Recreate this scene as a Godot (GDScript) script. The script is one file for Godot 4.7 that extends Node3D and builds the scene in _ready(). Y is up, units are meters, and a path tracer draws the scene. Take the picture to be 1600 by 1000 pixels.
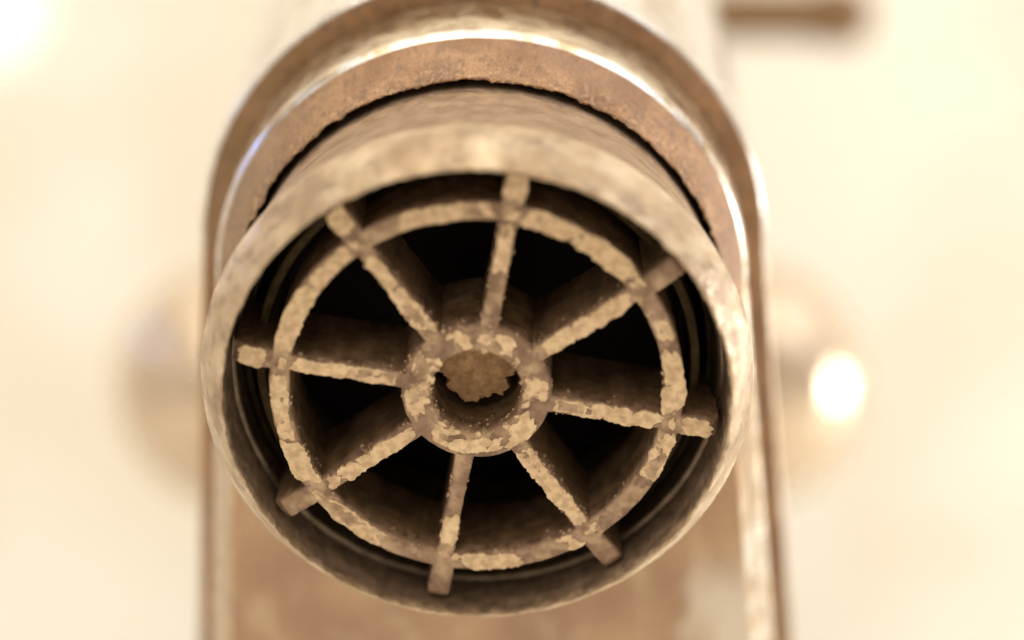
extends Node3D

# All lengths below are in millimetres until they reach a mesh, where MM turns them into metres.
const MM := 0.001
const EYE := Vector3(0.0, 65.0, 0.0)              # lens, above the deck
const CENTRE := Vector3(-1.563, 61.805, -110.0)   # middle of the aerator grid's front
const TILT := 25.888                              # the outlet looks down by this much
const TURN := -0.485
const FLARE := 0.085
const LEAN := 0.024                               # and leans a little to the right                              # the spout widens downwards
const BACK := 80.0

var frame: Transform3D      # outlet axes: x right, y up along the face, z out of the mouth
var rng := RandomNumberGenerator.new()
var na := FastNoiseLite.new()
var nb := FastNoiseLite.new()
var nc := FastNoiseLite.new()
var M := {}
var tap: Node3D


func _ready() -> void:
	rng.seed = 7
	set_noise(na, 11, 0.30, 4)
	set_noise(nb, 23, 1.3, 4)
	set_noise(nc, 37, 5.0, 3)
	make_camera()
	make_light()
	make_materials()
	make_setting()
	make_tap()


func set_noise(n: FastNoiseLite, s: int, f: float, octaves: int) -> void:
	n.noise_type = FastNoiseLite.TYPE_SIMPLEX_SMOOTH
	n.seed = s
	n.frequency = f
	n.fractal_octaves = octaves


# ------------------------------------------------------------------ camera and light
func make_camera() -> void:
	var cam := Camera3D.new()
	cam.name = "camera"
	cam.position = EYE * MM
	cam.near = 0.01
	cam.far = 4.0
	var lens := CameraAttributesPhysical.new()
	lens.frustum_focal_length = 93.45
	lens.frustum_focus_distance = 0.1115
	lens.frustum_near = 0.01
	lens.frustum_far = 4.0
	lens.exposure_aperture = 15.5
	cam.attributes = lens
	cam.fov = rad_to_deg(2.0 * atan(12.0 / 93.45))
	add_child(cam)
	cam.make_current()


func make_light() -> void:
	var env := Environment.new()
	env.background_mode = Environment.BG_COLOR
	env.background_color = Color(0.93, 0.87, 0.78)
	env.background_energy_multiplier = 0.5
	env.tonemap_mode = Environment.TONE_MAPPER_LINEAR
	env.tonemap_exposure = 0.93
	env.sdfgi_enabled = true
	env.ssao_enabled = true
	env.ssil_enabled = true
	var we := WorldEnvironment.new()
	we.name = "environment"
	we.environment = env
	add_child(we)
	# the warm room lamp above and behind the photographer
	area("room_lamp", Vector3(-60, 330, 110), Vector3(0, 62, -112), Vector2(260, 260), Color(1.0, 0.91, 0.79), 0.068)
	# the ceiling light over the basin, which whitens the wall and the top of the spout
	area("ceiling_lamp", Vector3(0, 480, -110), Vector3(0, 60, -225), Vector2(700, 420), Color(1.0, 0.975, 0.91), 0.19)
	# the small bright lamp at the right that the round end of the mixer mirrors
	area("side_lamp", Vector3(300, 54, -196), Vector3(20, 62, -150), Vector2(50, 80), Color(1.0, 0.98, 0.97), 0.065)
	# the pale daylight from the left
	area("window_light", Vector3(-420, 260, 40), Vector3(0, 65, -115), Vector2(320, 320), Color(0.98, 0.96, 0.97), 0.03)
	# and the broader daylight from the right
	area("right_window", Vector3(330, 380, -40), Vector3(0, 65, -115), Vector2(260, 260), Color(0.97, 0.97, 1.0), 0.05)
	# added blue light, out of view, for the glint on the polished edge
	area("added_blue_light", Vector3(-182, 140, -222), Vector3(0, 68, -112), Vector2(34, 34), Color(0.05, 0.40, 0.85), 0.004)
	# the bare bulb whose mirror image in the enamel shows in the corner
	area("bulb", Vector3(-121, 137, 110), Vector3(0, 62, -230), Vector2(14, 14), Color(1.0, 0.98, 0.95), 0.004)


func area(called: String, at: Vector3, towards: Vector3, size: Vector2, color: Color, energy: float) -> void:
	var l := AreaLight3D.new()
	l.name = called
	l.area_size = size * MM
	l.light_color = color
	l.light_energy = energy
	l.area_range = 3.0
	l.area_attenuation = 2.0
	l.shadow_enabled = true
	l.position = at * MM
	l.basis = Basis.looking_at((towards - at).normalized(), Vector3.UP if absf((towards - at).normalized().y) < 0.98 else Vector3.FORWARD)
	add_child(l)


# ------------------------------------------------------------------ materials
func noise_tex(s: int, f: float, octaves: int, lo: Color, hi: Color, a := 0.0, b := 1.0) -> NoiseTexture2D:
	var n := FastNoiseLite.new()
	set_noise(n, s, f, octaves)
	var g := Gradient.new()
	g.offsets = PackedFloat32Array([a, b])
	g.colors = PackedColorArray([lo, hi])
	var t := NoiseTexture2D.new()
	t.width = 512
	t.height = 512
	t.seamless = true
	t.noise = n
	t.color_ramp = g
	return t


func mat(called: String, color: Color, rough: float, metal: float, tex: Texture2D, bump: Texture2D, relief_mm: float, per_mm: float, rough_tex: Texture2D = null) -> StandardMaterial3D:
	var m := StandardMaterial3D.new()
	m.resource_name = called
	m.albedo_color = color.linear_to_srgb()
	m.vertex_color_use_as_albedo = true
	m.roughness = rough
	m.metallic = metal
	m.uv1_triplanar = true
	m.uv1_scale = Vector3.ONE * (1000.0 * per_mm)
	if tex:
		m.albedo_texture = tex
	if bump:
		m.heightmap_enabled = true
		m.heightmap_texture = bump
		m.heightmap_scale = relief_mm * 0.1
	if rough_tex:
		m.roughness_texture = rough_tex
		m.roughness_texture_channel = BaseMaterial3D.TEXTURE_CHANNEL_RED
	M[called] = m
	return m


func make_materials() -> void:
	var w := Color.WHITE
	var faint := noise_tex(3, 0.02, 4, Color(0.86, 0.84, 0.82), Color(1.0, 1.0, 1.0), 0.25, 0.7)
	var grain := noise_tex(5, 0.035, 5, Color(0.87, 0.84, 0.82), Color(1, 1, 1), 0.28, 0.62)
	var rough_bump := noise_tex(9, 0.045, 5, Color.BLACK, w)
	var fine_bump := noise_tex(10, 0.09, 4, Color.BLACK, w)
	var rough_map := noise_tex(12, 0.02, 4, Color(0.45, 0.45, 0.45), Color(1, 1, 1), 0.3, 0.65)
	mat("oxide", w, 0.66, 0.1, grain, rough_bump, 0.018, 0.3)
	mat("lime_metal", w, 0.62, 0.2, faint, fine_bump, 0.008, 0.06, rough_map)
	mat("worn_chrome", w, 0.30, 0.9, faint, fine_bump, 0.004, 0.06, rough_map)
	mat("chrome", w, 0.13, 0.5, null, null, 0, 0.05)
	mat("plastic", w, 0.7, 0.0, faint, rough_bump, 0.012, 0.13)
	M.plastic.metallic_specular = 0.3
	mat("lime", w, 0.9, 0.0, faint, fine_bump, 0.006, 0.16)
	mat("dark_metal", w, 0.32, 0.6, faint, fine_bump, 0.01, 0.1)
	mat("dark_reflection", w, 0.4, 0.6, null, null, 0, 0.05)  # lever metal; its dark reflection is painted in by the vertex colour
	mat("enamel", w, 0.08, 0.0, noise_tex(15, 0.01, 3, Color(0.97, 0.96, 0.94), Color(1, 1, 1), 0.3, 0.7), null, 0, 0.006)


# ------------------------------------------------------------------ mesh helpers
## rows x cols points become one smooth sheet; front faces run clockwise
func sheet(points: PackedVector3Array, colors: PackedColorArray, rows: int, cols: int, around := false) -> Dictionary:
	var idx := PackedInt32Array()
	var last := cols if around else cols - 1
	for i in rows - 1:
		for j in last:
			var j2 := (j + 1) % cols
			var a := i * cols + j
			var b := (i + 1) * cols + j
			var c := (i + 1) * cols + j2
			var d := i * cols + j2
			idx.append_array(PackedInt32Array([a, b, c, a, c, d]))
	return {"p": points, "c": colors, "i": idx}


func joined(parts: Array) -> ArrayMesh:
	var p := PackedVector3Array()
	var c := PackedColorArray()
	var idx := PackedInt32Array()
	for s in parts:
		var first := p.size()
		p.append_array(s.p)
		c.append_array(s.c)
		var own: PackedInt32Array = s.i
		for k in own:
			idx.append(k + first)
	var n := PackedVector3Array()
	n.resize(p.size())
	for k in range(0, idx.size(), 3):
		var a := p[idx[k]]
		var f := (p[idx[k + 2]] - a).cross(p[idx[k + 1]] - a)
		n[idx[k]] += f
		n[idx[k + 1]] += f
		n[idx[k + 2]] += f
	for k in p.size():
		n[k] = n[k].normalized() if n[k].length_squared() > 1e-20 else Vector3.UP
		p[k] *= MM
	var arrays := []
	arrays.resize(Mesh.ARRAY_MAX)
	arrays[Mesh.ARRAY_VERTEX] = p
	arrays[Mesh.ARRAY_NORMAL] = n
	arrays[Mesh.ARRAY_COLOR] = c
	arrays[Mesh.ARRAY_INDEX] = idx
	var m := ArrayMesh.new()
	m.add_surface_from_arrays(Mesh.PRIMITIVE_TRIANGLES, arrays)
	return m


func obj(called: String, m: Mesh, material: String, parent: Node3D, at := Transform3D()) -> MeshInstance3D:
	var o := MeshInstance3D.new()
	o.name = numbered(called, parent)
	o.mesh = m
	o.material_override = M[material]
	o.transform = at
	parent.add_child(o, true)
	return o


var used := {}
func numbered(called: String, parent: Node) -> String:
	var key := str(parent.get_instance_id()) + called
	used[key] = used.get(key, -1) + 1
	return called if used[key] == 0 else "%s_%03d" % [called, used[key]]


## a profile of (radius, depth behind the grid's front) turned about the outlet axis; paint(point, row share) gives colour, shape(point) bends it
func lathe(profile: PackedVector2Array, n: int, paint: Callable, shape = null, spin := 0.0) -> Dictionary:
	var p := PackedVector3Array()
	var c := PackedColorArray()
	for i in profile.size():
		for j in n:
			var t := TAU * j / n + spin
			var v := Vector3(profile[i].x * cos(t), profile[i].x * sin(t), -profile[i].y)
			if shape != null:
				v = shape.call(v)
			p.append(v)
			c.append(paint.call(v))
	return sheet(p, c, profile.size(), n, true)


func smooth_profile(pts: Array, each: int) -> PackedVector2Array:
	var curve := PackedVector2Array()
	for k in pts.size() - 1:
		var p0: Vector2 = pts[maxi(k - 1, 0)]
		var p1: Vector2 = pts[k]
		var p2: Vector2 = pts[k + 1]
		var p3: Vector2 = pts[mini(k + 2, pts.size() - 1)]
		for s in each:
			curve.append(p1.cubic_interpolate(p2, p0, p3, float(s) / each))
	curve.append(pts[-1])
	return curve


func straight_profile(pts: Array, each: int) -> PackedVector2Array:
	var out := PackedVector2Array()
	for k in pts.size() - 1:
		for s in each:
			out.append(pts[k].lerp(pts[k + 1], float(s) / each))
	out.append(pts[-1])
	return out


## how far down the face the spout goes before it meets the deck
func foot(s: float) -> float:
	return (CENTRE.y + s * sin(deg_to_rad(TILT))) / cos(deg_to_rad(TILT)) + 0.4


## the same profile carried up one side, over the arch and down the other side
## keep: 0 the arch alone, 1 the two straight sides alone, 2 all of it
func arch(profile: PackedVector2Array, n_arc: int, n_side: int, paint: Callable, shape = null, keep := 2) -> Dictionary:
	var p := PackedVector3Array()
	var c := PackedColorArray()
	var cols := n_arc + 1 + 2 * n_side
	for i in profile.size():
		var r := profile[i].x
		var s := profile[i].y
		for j in cols:
			var v: Vector3
			if j < n_side or j >= cols - n_side:
				var q := j if j < n_side else cols - 1 - j
				var f := 1.0 - float(q) / n_side
				f = f * f * 0.6 + f * 0.4
				var d := f * foot(s)
				v = Vector3((r + FLARE * d) * (1.0 if j < n_side else -1.0) + LEAN * d, -d, -s)
			else:
				var t := PI * (j - n_side) / n_arc
				v = Vector3(r * cos(t), r * sin(t), -s)
			if shape != null:
				v = shape.call(v)
			p.append(v)
			c.append(paint.call(v))
	var all := sheet(p, c, profile.size(), cols)
	if keep == 2:
		return all
	var some := PackedInt32Array()
	var idx: PackedInt32Array = all.i
	for k in range(0, idx.size(), 6):
		var j := idx[k] % cols
		var side := j < n_side or j >= cols - n_side - 1
		if side == (keep == 1):
			some.append_array(idx.slice(k, k + 6))
	all.i = some
	return all


func blend(a: Color, b: Color, x: float) -> Color:
	return a.lerp(b, clampf(x, 0.0, 1.0))


func step01(lo: float, hi: float, x: float) -> float:
	return smoothstep(lo, hi, x)


# ------------------------------------------------------------------ setting
func make_setting() -> void:
	var white := func(_v): return Color(0.91, 0.89, 0.82)
	structure("wall", Vector3(0, 240, -240), Vector3(900, 520, 20), white)
	structure("basin_deck", Vector3(0, -10, -60), Vector3(900, 20, 340), white)


func structure(called: String, at: Vector3, size: Vector3, paint: Callable) -> void:
	var parts := []
	var h := size / 2
	for axis in 3:
		for side in [-1.0, 1.0]:
			var z := Vector3.ZERO
			z[axis] = side
			var x := Vector3.ZERO
			x[(axis + 1) % 3] = side
			var y := z.cross(x)
			var p := PackedVector3Array()
			var c := PackedColorArray()
			for i in 2:
				for j in 2:
					var v := (z + y * (i * 2 - 1) + x * (j * 2 - 1)) * h
					p.append(v)
					c.append(paint.call(v))
			parts.append(sheet(p, c, 2, 2))
	var o := obj(called, joined(parts), "enamel", self, Transform3D(Basis(), at * MM))
	o.set_meta("kind", "structure")


# ------------------------------------------------------------------ the tap
func make_tap() -> void:
	tap = Node3D.new()
	tap.name = "basin_tap"
	var base := Vector3(CENTRE.x, 0, CENTRE.z - 60.0)
	tap.position = base * MM
	tap.set_meta("label", "worn chrome basin tap with lime-crusted round aerator facing the camera")
	tap.set_meta("category", "tap")
	add_child(tap)
	var t := deg_to_rad(TILT)
	var z := Vector3(sin(deg_to_rad(TURN)), -sin(t), cos(t)).normalized()
	var x := (Vector3.RIGHT - z * z.x).normalized()
	frame = Transform3D(Basis(x, z.cross(x), z), (CENTRE - base) * MM)
	make_spout()
	make_housing()
	make_grid()
	make_behind(base)


func make_spout() -> void:
	# outer shell: a tube with an arched end, polished outside, with a flat oxidised lip
	var chrome := func(v: Vector3) -> Color:
		var k := step01(0.1, 0.5, na.get_noise_3dv(v * 0.7))
		var rim := step01(-16.6, -16.1, v.z) * step01(4.0, -2.0, v.y)
		return blend(blend(Color(0.84, 0.82, 0.81), Color(0.64, 0.57, 0.50), k), Color(0.46, 0.32, 0.19), rim * (1.0 if v.x < 0.0 else 0.6))
	var taper := func(v: Vector3) -> Vector3:
		var s := -v.z
		return Vector3(v.x * (1.0 - 0.0011 * maxf(s - 16.0, 0.0)), v.y, v.z)
	var shell := straight_profile([Vector2(11.0, BACK), Vector2(12.9, BACK - 0.6), Vector2(13.7, BACK - 2.0), Vector2(14.05, 30), Vector2(14.05, 16.2)], 4)
	shell.append_array(smooth_profile([Vector2(14.05, 16.1), Vector2(14.03, 15.97), Vector2(13.96, 15.89), Vector2(13.88, 15.87)], 3))
	var body := obj("spout_body", joined([arch(shell, 300, 40, chrome, taper)]), "worn_chrome", tap, frame)
	var cap := PackedVector3Array()
	var capc := PackedColorArray()
	for i in 2:
		for j in 41:
			var a := PI * j / 40.0
			var d := foot(BACK) if i == 1 else 0.0
			var w := (11.0 + FLARE * d) * 0.93
			cap.append(Vector3(w * cos(a), 11.0 * sin(a) if i == 0 else -d, -BACK))
			capc.append(Color(0.7, 0.66, 0.6))
	var turned := sheet(cap, capc, 2, 41)
	obj("back_cover", joined([turned]), "worn_chrome", body)
	# the brown lip that the arch shows all round
	var oxide := func(v: Vector3) -> Color: return oxide_color(v)
	var rough := func(v: Vector3) -> Vector3: return v + Vector3(0, 0, 1) * (0.05 * nb.get_noise_3dv(v) + 0.03 * nc.get_noise_3dv(v))
	var lip := straight_profile([Vector2(13.90, 15.88), Vector2(12.7, 15.95)], 10)
	obj("lip", joined([arch(lip, 500, 60, oxide, rough)]), "oxide", tap, frame)
	# the raised face: polished side wall, rounded edge
	var side := func(v: Vector3) -> Color:
		var k := step01(-0.1, 0.35, nb.get_noise_3d(v.x * 0.35, v.y * 0.35, v.z * 1.6))
		var low := step01(2.0, -5.0, v.y)
		var edge := step01(-11.9, -11.2, v.z)  # rounded edge whitened in broken patches, glints put into the colour
		return blend(blend(Color(0.80, 0.70, 0.55), Color(0.58, 0.45, 0.30), k), Color(0.80, 0.78, 0.77), edge * (1.0 - 0.6 * low) * step01(-0.3, 0.1, nb.get_noise_3d(v.x * 0.4, v.y * 0.4, 60.0)))
	var wall := straight_profile([Vector2(12.84, 16.0), Vector2(12.84, 12.2)], 8)
	wall.append_array(smooth_profile([Vector2(12.84, 12.0), Vector2(12.83, 11.55), Vector2(12.74, 11.28), Vector2(12.60, 11.05)], 4))
	var plate := obj("face_plate_edge", joined([arch(wall, 500, 60, side)]), "worn_chrome", tap, frame)
	plate.set_meta("label", "bright polished edge of the raised outlet face")
	var ragged := func(v: Vector3) -> Vector3:
		var r := Vector2(v.x, v.y).length()
		var k := step01(12.0, 11.54, r) if v.y >= 0.0 else 0.0
		var q := v + Vector3(0, 0, 1) * (0.07 * nb.get_noise_3dv(v) + 0.05 * nc.get_noise_3dv(v))
		var push := k * (0.14 * na.get_noise_3dv(v * 1.6) + 0.16 * maxf(nb.get_noise_3dv(v * 0.9) - 0.1, 0.0) * -1.6 + 0.03 * nc.get_noise_3dv(v * 0.6))
		return q + Vector3(v.x, v.y, 0) / maxf(r, 1e-3) * push
	var face := smooth_profile([Vector2(12.61, 11.06), Vector2(12.35, 10.4), Vector2(12.05, 9.55), Vector2(11.75, 8.8), Vector2(11.60, 8.45), Vector2(11.50, 8.42)], 5)
	var parts := [arch(face, 700, 60, oxide, ragged, 0)]
	var bright := func(v: Vector3) -> Color:
		var k := step01(-0.2, 0.25, nb.get_noise_3d(v.x * 0.3, v.y * 0.35, 4.0))
		var stain_and_shade := maxf(maxf(k, step01(-13.0, -9.0, v.y)), step01(4.0, -4.0, v.x))  # noise stain, plus a left side painted darker since it reflects less light
		return blend(Color(0.76, 0.72, 0.67), Color(0.50, 0.36, 0.23), stain_and_shade)
	obj("shoulder", joined([arch(face, 8, 60, bright, null, 1)]), "worn_chrome", plate)
	var p := PackedVector3Array()
	var c := PackedColorArray()
	var rows := 60
	var cols := 90
	for i in rows:
		for j in cols:
			var a := -PI * j / (cols - 1.0)
			var top := 11.50 * sin(a)
			var f := float(i) / (rows - 1.0)
			f = f * f * 0.6 + f * 0.4
			var y := lerpf(top, -foot(8.42), f)
			var q := Vector3(11.50 * cos(a) * (1.0 - FLARE * y / 11.50) - LEAN * y, y, -8.42)
			q.z += 0.12 * na.get_noise_3dv(q)
			p.append(q)
			c.append(plate_color(q))
	parts.append(sheet(p, c, rows, cols))
	obj("face_plate", joined(parts), "oxide", tap, frame)
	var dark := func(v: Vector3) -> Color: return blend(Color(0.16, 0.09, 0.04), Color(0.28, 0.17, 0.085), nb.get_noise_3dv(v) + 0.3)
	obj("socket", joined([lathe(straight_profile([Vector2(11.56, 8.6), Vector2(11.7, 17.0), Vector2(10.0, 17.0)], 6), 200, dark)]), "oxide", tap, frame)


func oxide_color(v: Vector3) -> Color:
	var a := na.get_noise_3dv(v)
	var b := nb.get_noise_3dv(v * 0.8)
	var t := atan2(v.y, v.x)
	var r := Vector2(v.x, v.y).length()
	var col := blend(Color(0.31, 0.18, 0.10), Color(0.45, 0.275, 0.16), a * 1.5 + 0.5)
	col = blend(col, Color(0.28, 0.20, 0.105), step01(1.9, 2.7, t + 0.4 * a) * 0.7)
	col = blend(col, Color(0.27, 0.175, 0.115), step01(0.0, 0.45, b) * 0.8)
	col = blend(col, Color(0.16, 0.11, 0.08), step01(0.3, 0.5, nb.get_noise_3dv(v * 1.7 + Vector3(9, 4, 1))) * 0.7)
	col = blend(col, Color(0.39, 0.25, 0.16), step01(0.05, 0.4, na.get_noise_3d(v.x * 0.8, v.y * 0.8, 77.0)) * step01(11.9, 12.4, r) * 0.8)
	return blend(col, Color(0.56, 0.38, 0.22), step01(0.1, 0.5, nc.get_noise_3dv(v * 0.5)) * step01(12.3, 11.7, r) * 0.7)


func plate_color(v: Vector3) -> Color:
	var a := na.get_noise_3d(v.x * 0.5, v.y * 0.5, 3.0)
	var col := blend(Color(0.40, 0.26, 0.165), Color(0.53, 0.365, 0.235), a * 1.5 + 0.5)
	col = blend(col, Color(0.58, 0.44, 0.30), step01(0.05, 0.45, na.get_noise_3d(v.x * 0.9 + 30.0, v.y * 0.9 + v.x * 0.6, 8.0)) * 0.8)
	return blend(col, Color(0.85, 0.8, 0.72), step01(9.6, 11.6, v.x + 2.0 * na.get_noise_3d(v.x, v.y, 20.0)) * step01(-13.0, -16.0, v.y) * 0.8)  # white reflection painted as a pale strip low on the right


# ------------------------------------------------------------------ aerator housing
func make_housing() -> void:
	var paint := func(v: Vector3) -> Color:
		var r := Vector2(v.x, v.y).length()
		var col := blend(Color(0.44, 0.32, 0.205), Color(0.58, 0.45, 0.305), na.get_noise_3dv(v * 0.8) * 1.5 + 0.5)
		var t := atan2(v.y, v.x)
		col = blend(col, Color(0.68, 0.57, 0.42), step01(0.0, 0.4, nb.get_noise_3d(t * 3.0, r * 0.5, v.z * 0.4)) * 0.6)
		col = blend(col, Color(0.33, 0.245, 0.175), step01(0.12, 0.45, nb.get_noise_3d(t * 6.0 + 30.0, r * 0.8, v.z * 0.7)) * 0.6)
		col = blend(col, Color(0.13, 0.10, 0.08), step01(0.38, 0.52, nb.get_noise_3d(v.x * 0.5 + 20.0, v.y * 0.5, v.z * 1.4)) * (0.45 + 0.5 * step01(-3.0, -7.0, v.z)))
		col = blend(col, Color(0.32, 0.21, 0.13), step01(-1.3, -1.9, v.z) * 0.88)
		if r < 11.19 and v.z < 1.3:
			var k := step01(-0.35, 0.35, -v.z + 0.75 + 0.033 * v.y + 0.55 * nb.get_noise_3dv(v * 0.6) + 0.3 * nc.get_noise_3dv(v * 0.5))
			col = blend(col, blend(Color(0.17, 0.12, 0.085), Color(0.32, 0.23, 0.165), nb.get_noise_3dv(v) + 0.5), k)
		return col
	var dents := func(v: Vector3) -> Vector3:
		var r := Vector2(v.x, v.y).length()
		var o := Vector3(v.x, v.y, 0) / r
		var edge := step01(11.6, 11.2, r) * step01(-0.9, 0.2, v.z)
		return v + o * (0.035 * na.get_noise_3dv(v * 1.5) + 0.02 * nc.get_noise_3dv(v * 0.5) - edge * 0.13 * maxf(nb.get_noise_3dv(v * 0.8), 0.0)) + Vector3(0, 0, 0.033 * v.y * step01(-2.2, 0.3, v.z) + edge * 0.10 * nb.get_noise_3dv(v * 1.2))
	var outer := straight_profile([Vector2(11.05, 17.0), Vector2(11.12, 8.5), Vector2(11.34, 6.0), Vector2(11.7, 3.2), Vector2(11.98, 1.95), Vector2(11.96, 1.8)], 8)
	outer.append_array(smooth_profile([Vector2(11.97, 1.74), Vector2(12.14, 1.55), Vector2(12.25, 1.2), Vector2(12.27, 0.85), Vector2(12.15, 0.5), Vector2(11.93, 0.05), Vector2(11.65, -0.45), Vector2(11.42, -0.84), Vector2(11.30, -1.02), Vector2(11.21, -1.08), Vector2(11.14, -0.98), Vector2(11.12, -0.65)], 5))
	outer.append_array(straight_profile([Vector2(11.12, -0.3), Vector2(11.02, 2.2)], 10))
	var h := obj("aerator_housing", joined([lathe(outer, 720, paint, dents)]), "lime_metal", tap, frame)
	h.set_meta("label", "tan lime-stained metal housing round the outlet grid")
	var metal := func(v: Vector3) -> Color: return blend(Color(0.10, 0.07, 0.045), Color(0.18, 0.13, 0.09), nb.get_noise_3dv(v) + 0.4)
	var ledge := smooth_profile([Vector2(11.04, 2.1), Vector2(10.8, 2.2), Vector2(10.72, 2.45), Vector2(10.62, 2.9), Vector2(10.6, 3.4), Vector2(10.45, 3.6), Vector2(10.38, 3.9), Vector2(10.4, 6.0), Vector2(10.4, 9.0)], 4)
	obj("retaining_ring", joined([lathe(ledge, 300, metal)]), "dark_metal", h)


# ------------------------------------------------------------------ aerator grid
const HUB := 3.33
const HOLE := 2.02
const RING_IN := 8.27
const RING_OUT := 9.17
const DEEP := 4.7

func crust(v: Vector3) -> float:
	return step01(0.03, 0.12, nb.get_noise_3d(v.x * 0.55, v.y * 0.55, 5.0) + 0.28 * nc.get_noise_3d(v.x * 0.5, v.y * 0.5, 2.0))


func plastic_color(v: Vector3) -> Color:
	var col := blend(Color(0.25, 0.165, 0.12), Color(0.34, 0.23, 0.165), na.get_noise_3dv(v * 2.0) * 1.4 + 0.5)
	var pale := blend(Color(0.37, 0.26, 0.175), Color(0.48, 0.35, 0.235), na.get_noise_3d(v.x * 2.5, v.y * 2.5, 40.0) * 1.3 + 0.5)
	col = blend(col, pale, crust(v) * step01(-0.32, -0.05, v.z + 0.3 * nb.get_noise_3dv(v)))
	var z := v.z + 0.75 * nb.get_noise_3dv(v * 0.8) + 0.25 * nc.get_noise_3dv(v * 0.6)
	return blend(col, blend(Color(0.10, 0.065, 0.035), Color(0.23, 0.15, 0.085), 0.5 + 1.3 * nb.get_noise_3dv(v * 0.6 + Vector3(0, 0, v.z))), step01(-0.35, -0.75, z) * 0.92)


func make_grid() -> void:
	var grid := Node3D.new()
	grid.name = "aerator_grid"
	grid.transform = frame
	tap.add_child(grid)
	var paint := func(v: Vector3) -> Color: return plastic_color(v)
	var worn := func(v: Vector3) -> Vector3:
		return v + Vector3(0.03 * nb.get_noise_3dv(v * 1.3), 0.03 * nb.get_noise_3dv(v * 1.3 + Vector3(50, 0, 0)), (0.025 * crust(v) + 0.015 * nb.get_noise_3dv(v * 0.9)) * step01(-1.0, 0.0, v.z))
	# concentric ring
	var ring := straight_profile([Vector2(RING_OUT - 0.12, DEEP), Vector2(RING_OUT, 0.5), Vector2(RING_OUT, 0.14)], 8)
	ring.append_array(smooth_profile([Vector2(RING_OUT - 0.02, 0.07), Vector2(RING_OUT - 0.1, 0.0), Vector2(RING_OUT - 0.3, -0.02), Vector2(RING_IN + 0.3, -0.02), Vector2(RING_IN + 0.1, 0.0), Vector2(RING_IN + 0.02, 0.07)], 4))
	ring.append_array(straight_profile([Vector2(RING_IN, 0.14), Vector2(RING_IN, 0.5), Vector2(RING_IN + 0.12, DEEP), Vector2(RING_OUT - 0.12, DEEP)], 8))
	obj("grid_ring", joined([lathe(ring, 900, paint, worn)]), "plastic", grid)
	# hub tube with a plug deep inside
	var hub := straight_profile([Vector2(HUB + 0.05, DEEP), Vector2(HUB, 0.5), Vector2(HUB, 0.2)], 8)
	hub.append_array(smooth_profile([Vector2(HUB - 0.03, 0.1), Vector2(HUB - 0.14, 0.0), Vector2(HUB - 0.4, -0.03), Vector2(HOLE + 0.3, -0.03), Vector2(HOLE + 0.08, 0.02), Vector2(HOLE + 0.01, 0.12)], 6))
	hub.append_array(straight_profile([Vector2(HOLE, 0.3), Vector2(HOLE - 0.06, 3.2)], 10))
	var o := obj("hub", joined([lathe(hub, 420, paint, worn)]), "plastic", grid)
	o.set_meta("label", "round hollow hub where the spokes meet")
	var brown := func(v: Vector3) -> Color: return blend(Color(0.31, 0.18, 0.09), Color(0.43, 0.265, 0.145), nb.get_noise_3dv(v * 1.5) + 0.5)
	var lumps := func(v: Vector3) -> Vector3:
		var r := Vector2(v.x, v.y).length()
		var t := atan2(v.y, v.x)
		var k := 1.0 + step01(0.9, 1.5, r) * (0.24 * nb.get_noise_2d(cos(t) * 1.2, sin(t) * 1.2 + 7.0) + 0.12 * nc.get_noise_2d(cos(t) * 0.9, sin(t) * 0.9))
		k *= 1.0 + 0.4 * step01(0.9, 1.5, r) * step01(-0.5, 0.7, v.y)     # it clings to the upper wall of the bore
		var q := Vector2(v.x * k, v.y * k + 0.15).limit_length(1.985)
		return Vector3(q.x, q.y, v.z + 0.05 * nb.get_noise_3dv(v))
	obj("hub_plug", joined([lathe(straight_profile([Vector2(1.58, 3.0), Vector2(1.58, 1.98), Vector2(1.5, 1.85), Vector2(0.8, 1.8), Vector2(0.01, 1.8)], 6), 140, brown, lumps)]), "lime", grid)
	# outer shell of the insert and the dark screen far inside
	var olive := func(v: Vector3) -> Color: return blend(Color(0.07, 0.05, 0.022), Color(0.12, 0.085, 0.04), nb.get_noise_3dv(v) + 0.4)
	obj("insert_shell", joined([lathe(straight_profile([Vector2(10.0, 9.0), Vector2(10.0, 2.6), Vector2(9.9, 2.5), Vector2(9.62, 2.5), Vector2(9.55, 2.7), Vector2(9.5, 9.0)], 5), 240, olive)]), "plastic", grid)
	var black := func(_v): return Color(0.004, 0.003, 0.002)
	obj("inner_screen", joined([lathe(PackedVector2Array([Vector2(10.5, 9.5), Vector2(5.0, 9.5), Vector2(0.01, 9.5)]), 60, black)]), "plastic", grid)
	# eight spokes
	for k in 8:
		obj("spoke", joined(spoke(deg_to_rad(80.0 - 45.0 * k), k)), "plastic", grid)
	make_chips(grid)
	make_crumbs(grid)


func spoke_half(r: float) -> float:
	return lerpf(0.36, 0.5, step01(7.9, 9.4, r)) + 0.06 * step01(5.0, 3.0, r)


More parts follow.
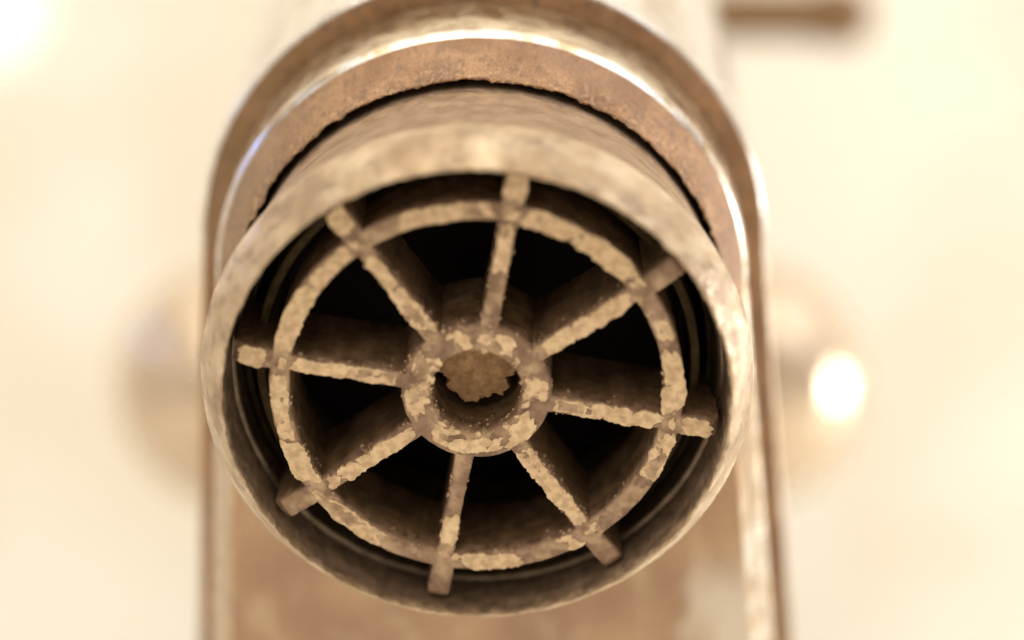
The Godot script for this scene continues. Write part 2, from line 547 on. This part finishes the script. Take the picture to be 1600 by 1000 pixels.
func spoke(a: float, k: int) -> Array:
	var end := 10.84
	var start := HUB - 0.15
	var section := [Vector2(-0.8, -DEEP), Vector2(-0.96, -2.4), Vector2(-1.0, -1.0), Vector2(-1.0, -0.45), Vector2(-1.0, -0.2), Vector2(-0.97, -0.08), Vector2(-0.85, -0.01), Vector2(-0.5, 0.02), Vector2(0, 0.025), Vector2(0.5, 0.02), Vector2(0.85, -0.01), Vector2(0.97, -0.08), Vector2(1.0, -0.2), Vector2(1.0, -0.45), Vector2(1.0, -1.0), Vector2(0.96, -2.4), Vector2(0.8, -DEEP)]
	var p := PackedVector3Array()
	var c := PackedColorArray()
	var n := 110
	for i in section.size():
		for j in n:
			var f := float(j) / (n - 4.0)
			var r := lerpf(start, end, minf(f, 1.0))
			var close := maxf(float(j - (n - 4)), 0.0) / 3.0       # the last rows close the rounded tip
			var w := spoke_half(r) * (1.0 - close) * (section[i].x as float)
			var z: float = section[i].y
			if r > RING_OUT:
				z -= 0.16 * step01(RING_OUT, end, r)
			z -= 0.2 * step01(end - 0.3, end, r) * (1.0 if z > -0.5 else 0.0)
			var v := Vector3(r, w, z)
			v = Vector3(v.x * cos(a) - v.y * sin(a), v.x * sin(a) + v.y * cos(a), v.z)
			var q := v * 1.4 + Vector3(k * 13.0, 0, 0)
			v += Vector3(-sin(a), cos(a), 0) * (0.05 * nb.get_noise_3dv(q) * (1.0 - close)) + Vector3(0, 0, 0.02 * nb.get_noise_3dv(q * 0.8) + (0.02 * crust(v) if z > -0.3 else 0.0))
			p.append(v)
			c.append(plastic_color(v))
	return [sheet(p, c, section.size(), n)]


## a flat flake of lime: a sheet with ragged outline that is a little proud of the surface it covers.
## at(u, w) puts the flake's own coordinates on that surface
func chip(u0: float, u1: float, half: float, high: float, at: Callable, tone: float, seed_: float, ragged := 0.09) -> Array:
	var n := clampi(int((u1 - u0) / 0.06), 8, 48)
	var m := 12
	var p := PackedVector3Array()
	var c := PackedColorArray()
	var slant := rng.randf_range(-0.55, 0.55)
	for j in m:                      # across
		var w := -1.0 + 2.0 * j / (m - 1.0)
		var r0 := ragged * (1.5 * nc.get_noise_2d(seed_ + w * half * 0.7, 3.0) + 2.4 * nb.get_noise_2d(seed_ + w * half * 1.3, 3.0))
		var r1 := ragged * (1.5 * nc.get_noise_2d(seed_ + w * half * 0.7, 9.0) + 2.4 * nb.get_noise_2d(seed_ + w * half * 1.3, 9.0))
		for i in n:                  # along
			var f := i / (n - 1.0)
			var u := lerpf(u0 + slant * w * half + r0, u1 + slant * w * half + r1, f)
			var side := half + ragged * (1.6 * nb.get_noise_2d(u * 0.5 + seed_, signf(w) * 7.0) + 0.8 * nc.get_noise_2d(u * 0.9 + seed_, signf(w) * 5.0))
			side *= 1.0 - 0.3 * pow(absf(2.0 * f - 1.0), 6.0)
			var x := w * side
			var v: Vector3 = at.call(u, x)
			v.z += high * (1.0 + 0.4 * na.get_noise_2d(u * 2.0 + seed_, x * 3.0)) + 0.006 * nb.get_noise_2d(u * 1.2 + seed_, x)
			p.append(v)
			c.append(blend(Color(0.60, 0.44, 0.28), Color(0.74, 0.565, 0.37), tone + 0.22 * na.get_noise_2d(u * 2.0 + seed_, x * 2.0)))
	# the broken edge all round
	var ring := PackedInt32Array()
	for i in n:
		ring.append(i)
	for j in range(1, m):
		ring.append(j * n + n - 1)
	for i in range(n - 2, -1, -1):
		ring.append((m - 1) * n + i)
	for j in range(m - 2, 0, -1):
		ring.append(j * n)
	var q := PackedVector3Array()
	var qc := PackedColorArray()
	for k in 2:
		for e in ring:
			q.append(p[e] if k == 1 else Vector3(p[e].x, p[e].y, -0.12))
			qc.append(c[e].lerp(Color(0.36, 0.26, 0.18), 0.3))
	return [sheet(p, c, m, n), sheet(q, qc, 2, ring.size(), true)]


func make_chips(grid: Node3D) -> void:
	var s := 100.0
	# along the spokes
	for k in 8:
		var a := deg_to_rad(80.0 - 45.0 * k)
		var at := func(u: float, w: float) -> Vector3: return Vector3(u * cos(a) - w * sin(a), u * sin(a) + w * cos(a), 0.0)
		var u := 3.45 + rng.randf() * 0.4
		while u < 7.9:
			var l := minf(rng.randf_range(0.8, 2.9), 8.15 - u)
			if l > 0.5 and rng.randf() < 0.8:
				var half := spoke_half(u + l * 0.5) * rng.randf_range(0.88, 1.12)
				flake(grid, chip(u, u + l, half, rng.randf_range(0.03, 0.09), at, rng.randf_range(0.15, 0.75), s))
			u += l + rng.randf_range(-0.25, 0.15)
			s += 17.3
		if k in [0, 2, 6, 7]:
			flake(grid, chip(9.3 + rng.randf() * 0.2, 10.55, 0.46, 0.05, at, rng.randf_range(0.0, 0.4), s))
			s += 17.3
	# round the ring, eight stretches between the spokes
	var round_at := func(u: float, w: float) -> Vector3:
		var r := 8.72 + w
		return Vector3(r * cos(u / 8.72), r * sin(u / 8.72), 0.0)
	for k in 8:
		var a0 := deg_to_rad(80.0 - 45.0 * k) * 8.72 + 0.55
		var a1 := a0 + deg_to_rad(45.0) * 8.72 - 1.1
		var u := a0 + rng.randf() * 0.3
		while u < a1 - 0.4:
			var l := minf(rng.randf_range(0.8, 3.6), a1 - u)
			if rng.randf() < 0.72: flake(grid, chip(u, u + l, rng.randf_range(0.34, 0.52), rng.randf_range(0.03, 0.09), round_at, rng.randf_range(0.1, 0.75), s, 0.1))
			u += l + rng.randf_range(-0.25, 0.2)
			s += 17.3
	# small ones where the spokes cross the ring
	for k in 8:
		for q in 2:
			var u := deg_to_rad(80.0 - 45.0 * k) * 8.72 + rng.randf_range(-0.4, 0.3)
			var off := rng.randf_range(-0.25, 0.25)
			var at := func(uu: float, w: float) -> Vector3: return round_at.call(uu, w + off)
			flake(grid, chip(u, u + rng.randf_range(0.25, 0.45), rng.randf_range(0.1, 0.2), rng.randf_range(0.05, 0.1), at, rng.randf_range(0.0, 0.6), s, 0.06))
			s += 17.3
	# round the hub: big pale tablets and smaller ones towards the hole
	var hub_at := func(u: float, w: float) -> Vector3:
		var r := 2.68 + w
		return Vector3(r * cos(u / 2.68), r * sin(u / 2.68), 0.0)
	var tablets := [[103, 15, 0.42, 0.9], [80, 12, 0.26, 0.55], [60, 16, 0.42, 0.85], [4, 22, 0.46, 0.5], [-42, 30, 0.44, 0.85], [-72, 14, 0.3, 0.5], [-95, 36, 0.36, 0.75], [-172, 30, 0.5, 0.25], [150, 16, 0.4, 0.2], [-128, 18, 0.36, 0.3]]
	for t in tablets:
		var c := deg_to_rad(t[0]) * 2.68
		var l := deg_to_rad(t[1]) * 2.68
		flake(grid, chip(c - l * 0.5, c + l * 0.5, t[2], 0.04 + 0.06 * t[3], hub_at, t[3], s, 0.12))
		s += 17.3
	for q in 20:
		var c := rng.randf() * TAU * 2.68
		var off := rng.randf_range(-0.55, -0.35)
		var at := func(uu: float, w: float) -> Vector3: return hub_at.call(uu, w + off)
		var l := rng.randf_range(0.2, 0.4)
		flake(grid, chip(c, c + l, rng.randf_range(0.12, 0.24), rng.randf_range(0.03, 0.1), at, rng.randf_range(0.2, 0.8), s, 0.08))
		s += 17.3


func flake(grid: Node3D, s: Array) -> void:
	obj("limescale_flake", joined(s), "lime", grid)


func blob(at: Vector3, r: float, col: Color, out: Array) -> void:
	var p := PackedVector3Array()
	var c := PackedColorArray()
	var rows := 5
	var cols := 7
	for i in rows:
		for j in cols:
			var th := PI * i / (rows - 1.0)
			var ph := TAU * j / cols
			var q := Vector3(sin(th) * cos(ph), sin(th) * sin(ph), cos(th))
			p.append(at + q * r * (1.0 + 0.6 * nc.get_noise_3dv((at + q * 0.5) * 3.0)))
			c.append(col)
	# the rows run from +z down, so that the sheet is read backwards to face outwards
	p.reverse()
	out.append(sheet(p, c, rows, cols, true))


func make_crumbs(grid: Node3D) -> void:
	var out := []
	for k in 8:
		var a := deg_to_rad(80.0 - 45.0 * k)
		var along := Vector3(cos(a), sin(a), 0)
		var across := Vector3(-sin(a), cos(a), 0)
		var up := 1.0 if across.y > 0.0 else -1.0
		for q in 120:
			var u := rng.randf_range(3.4, 8.2)
			if nb.get_noise_2d(u * 0.8 + 40.0 * k, 2.0) < 0.08:
				continue
			var z := -pow(rng.randf(), 2.6) * 1.1
			var side := up if rng.randf() < 0.75 else -up
			var v := along * u + across * side * (spoke_half(u) * 0.99) + Vector3(0, 0, z)
			blob(v, 0.03 + 0.1 * pow(rng.randf(), 2.0), blend(Color(0.30, 0.20, 0.135), Color(0.46, 0.33, 0.23), rng.randf()), out)
	for q in 540:                                  # on the tops of ring and hub walls, and inside the hole
		var t := rng.randf() * TAU
		var kind := q % 3
		var r := RING_IN if kind == 0 else (HOLE if kind == 1 else HUB)
		if kind != 2 and sin(t) > 0.3 or kind == 2 and sin(t) < -0.3:
			continue
		if nb.get_noise_2d(t * 4.0, kind * 9.0) < (-0.3 if kind == 1 else 0.05):
			continue
		var z := -pow(rng.randf(), 2.4) * (1.4 if kind == 1 else 1.0)
		blob(Vector3(r * cos(t), r * sin(t), z), rng.randf_range(0.03, 0.1), blend(Color(0.34, 0.23, 0.15), Color(0.58, 0.42, 0.28), rng.randf()), out)
	var o := obj("limescale_crumbs", joined(out), "lime", grid)
	o.set_meta("kind", "stuff")


# ------------------------------------------------------------------ behind the spout, far out of focus
func make_behind(base: Vector3) -> void:
	var steel := func(_v): return Color(0.62, 0.50, 0.37)
	var half := 27.9
	var r := 9.2
	var prof := PackedVector2Array()
	for i in 25:
		var t := -PI / 2 + PI / 2 * i / 24.0
		prof.append(Vector2(maxf(r * cos(t), 0.01), (half - r) - r * sin(t)))
	for i in 25:
		var t := PI / 2 * i / 24.0
		prof.append(Vector2(maxf(r * cos(t), 0.01), -(half - r) - r * sin(t)))
	var lying := Transform3D(Basis(Vector3(0, 1, 0), Vector3(0, 0, 1), Vector3(1, 0, 0)), (Vector3(-1.6, 60.2, -186) - base) * MM)
	obj("mixer_body", joined([lathe(prof, 120, steel)]), "chrome", tap, lying)
	var dark := func(_v): return Color(0.20, 0.12, 0.06)  # reflection of the darker room painted into the lever colour
	var bar := smooth_profile([Vector2(1.5, 26.0), Vector2(1.5, 0.0), Vector2(1.45, -20.0), Vector2(1.5, -23.4)], 6)
	var at := Transform3D(Basis(Vector3(0, 1, 0), Vector3(0, 0, 1), Vector3(1, 0, 0)), (Vector3(0, 87.8, -186) - base) * MM)
	bar = straight_profile([Vector2(2.0, 2.0), Vector2(1.9, -23.5)], 8)
	var lever := obj("lever", joined([lathe(bar, 60, dark)]), "dark_reflection", tap, at)
	lever.set_meta("label", "dark slim lever behind the spout")
	var knob := smooth_profile([Vector2(1.3, -21.5), Vector2(2.0, -22.3), Vector2(2.35, -24.2), Vector2(2.0, -26.0), Vector2(1.0, -26.8), Vector2(0.01, -27.0)], 5)
	obj("knob", joined([lathe(knob, 60, dark)]), "dark_reflection", lever)
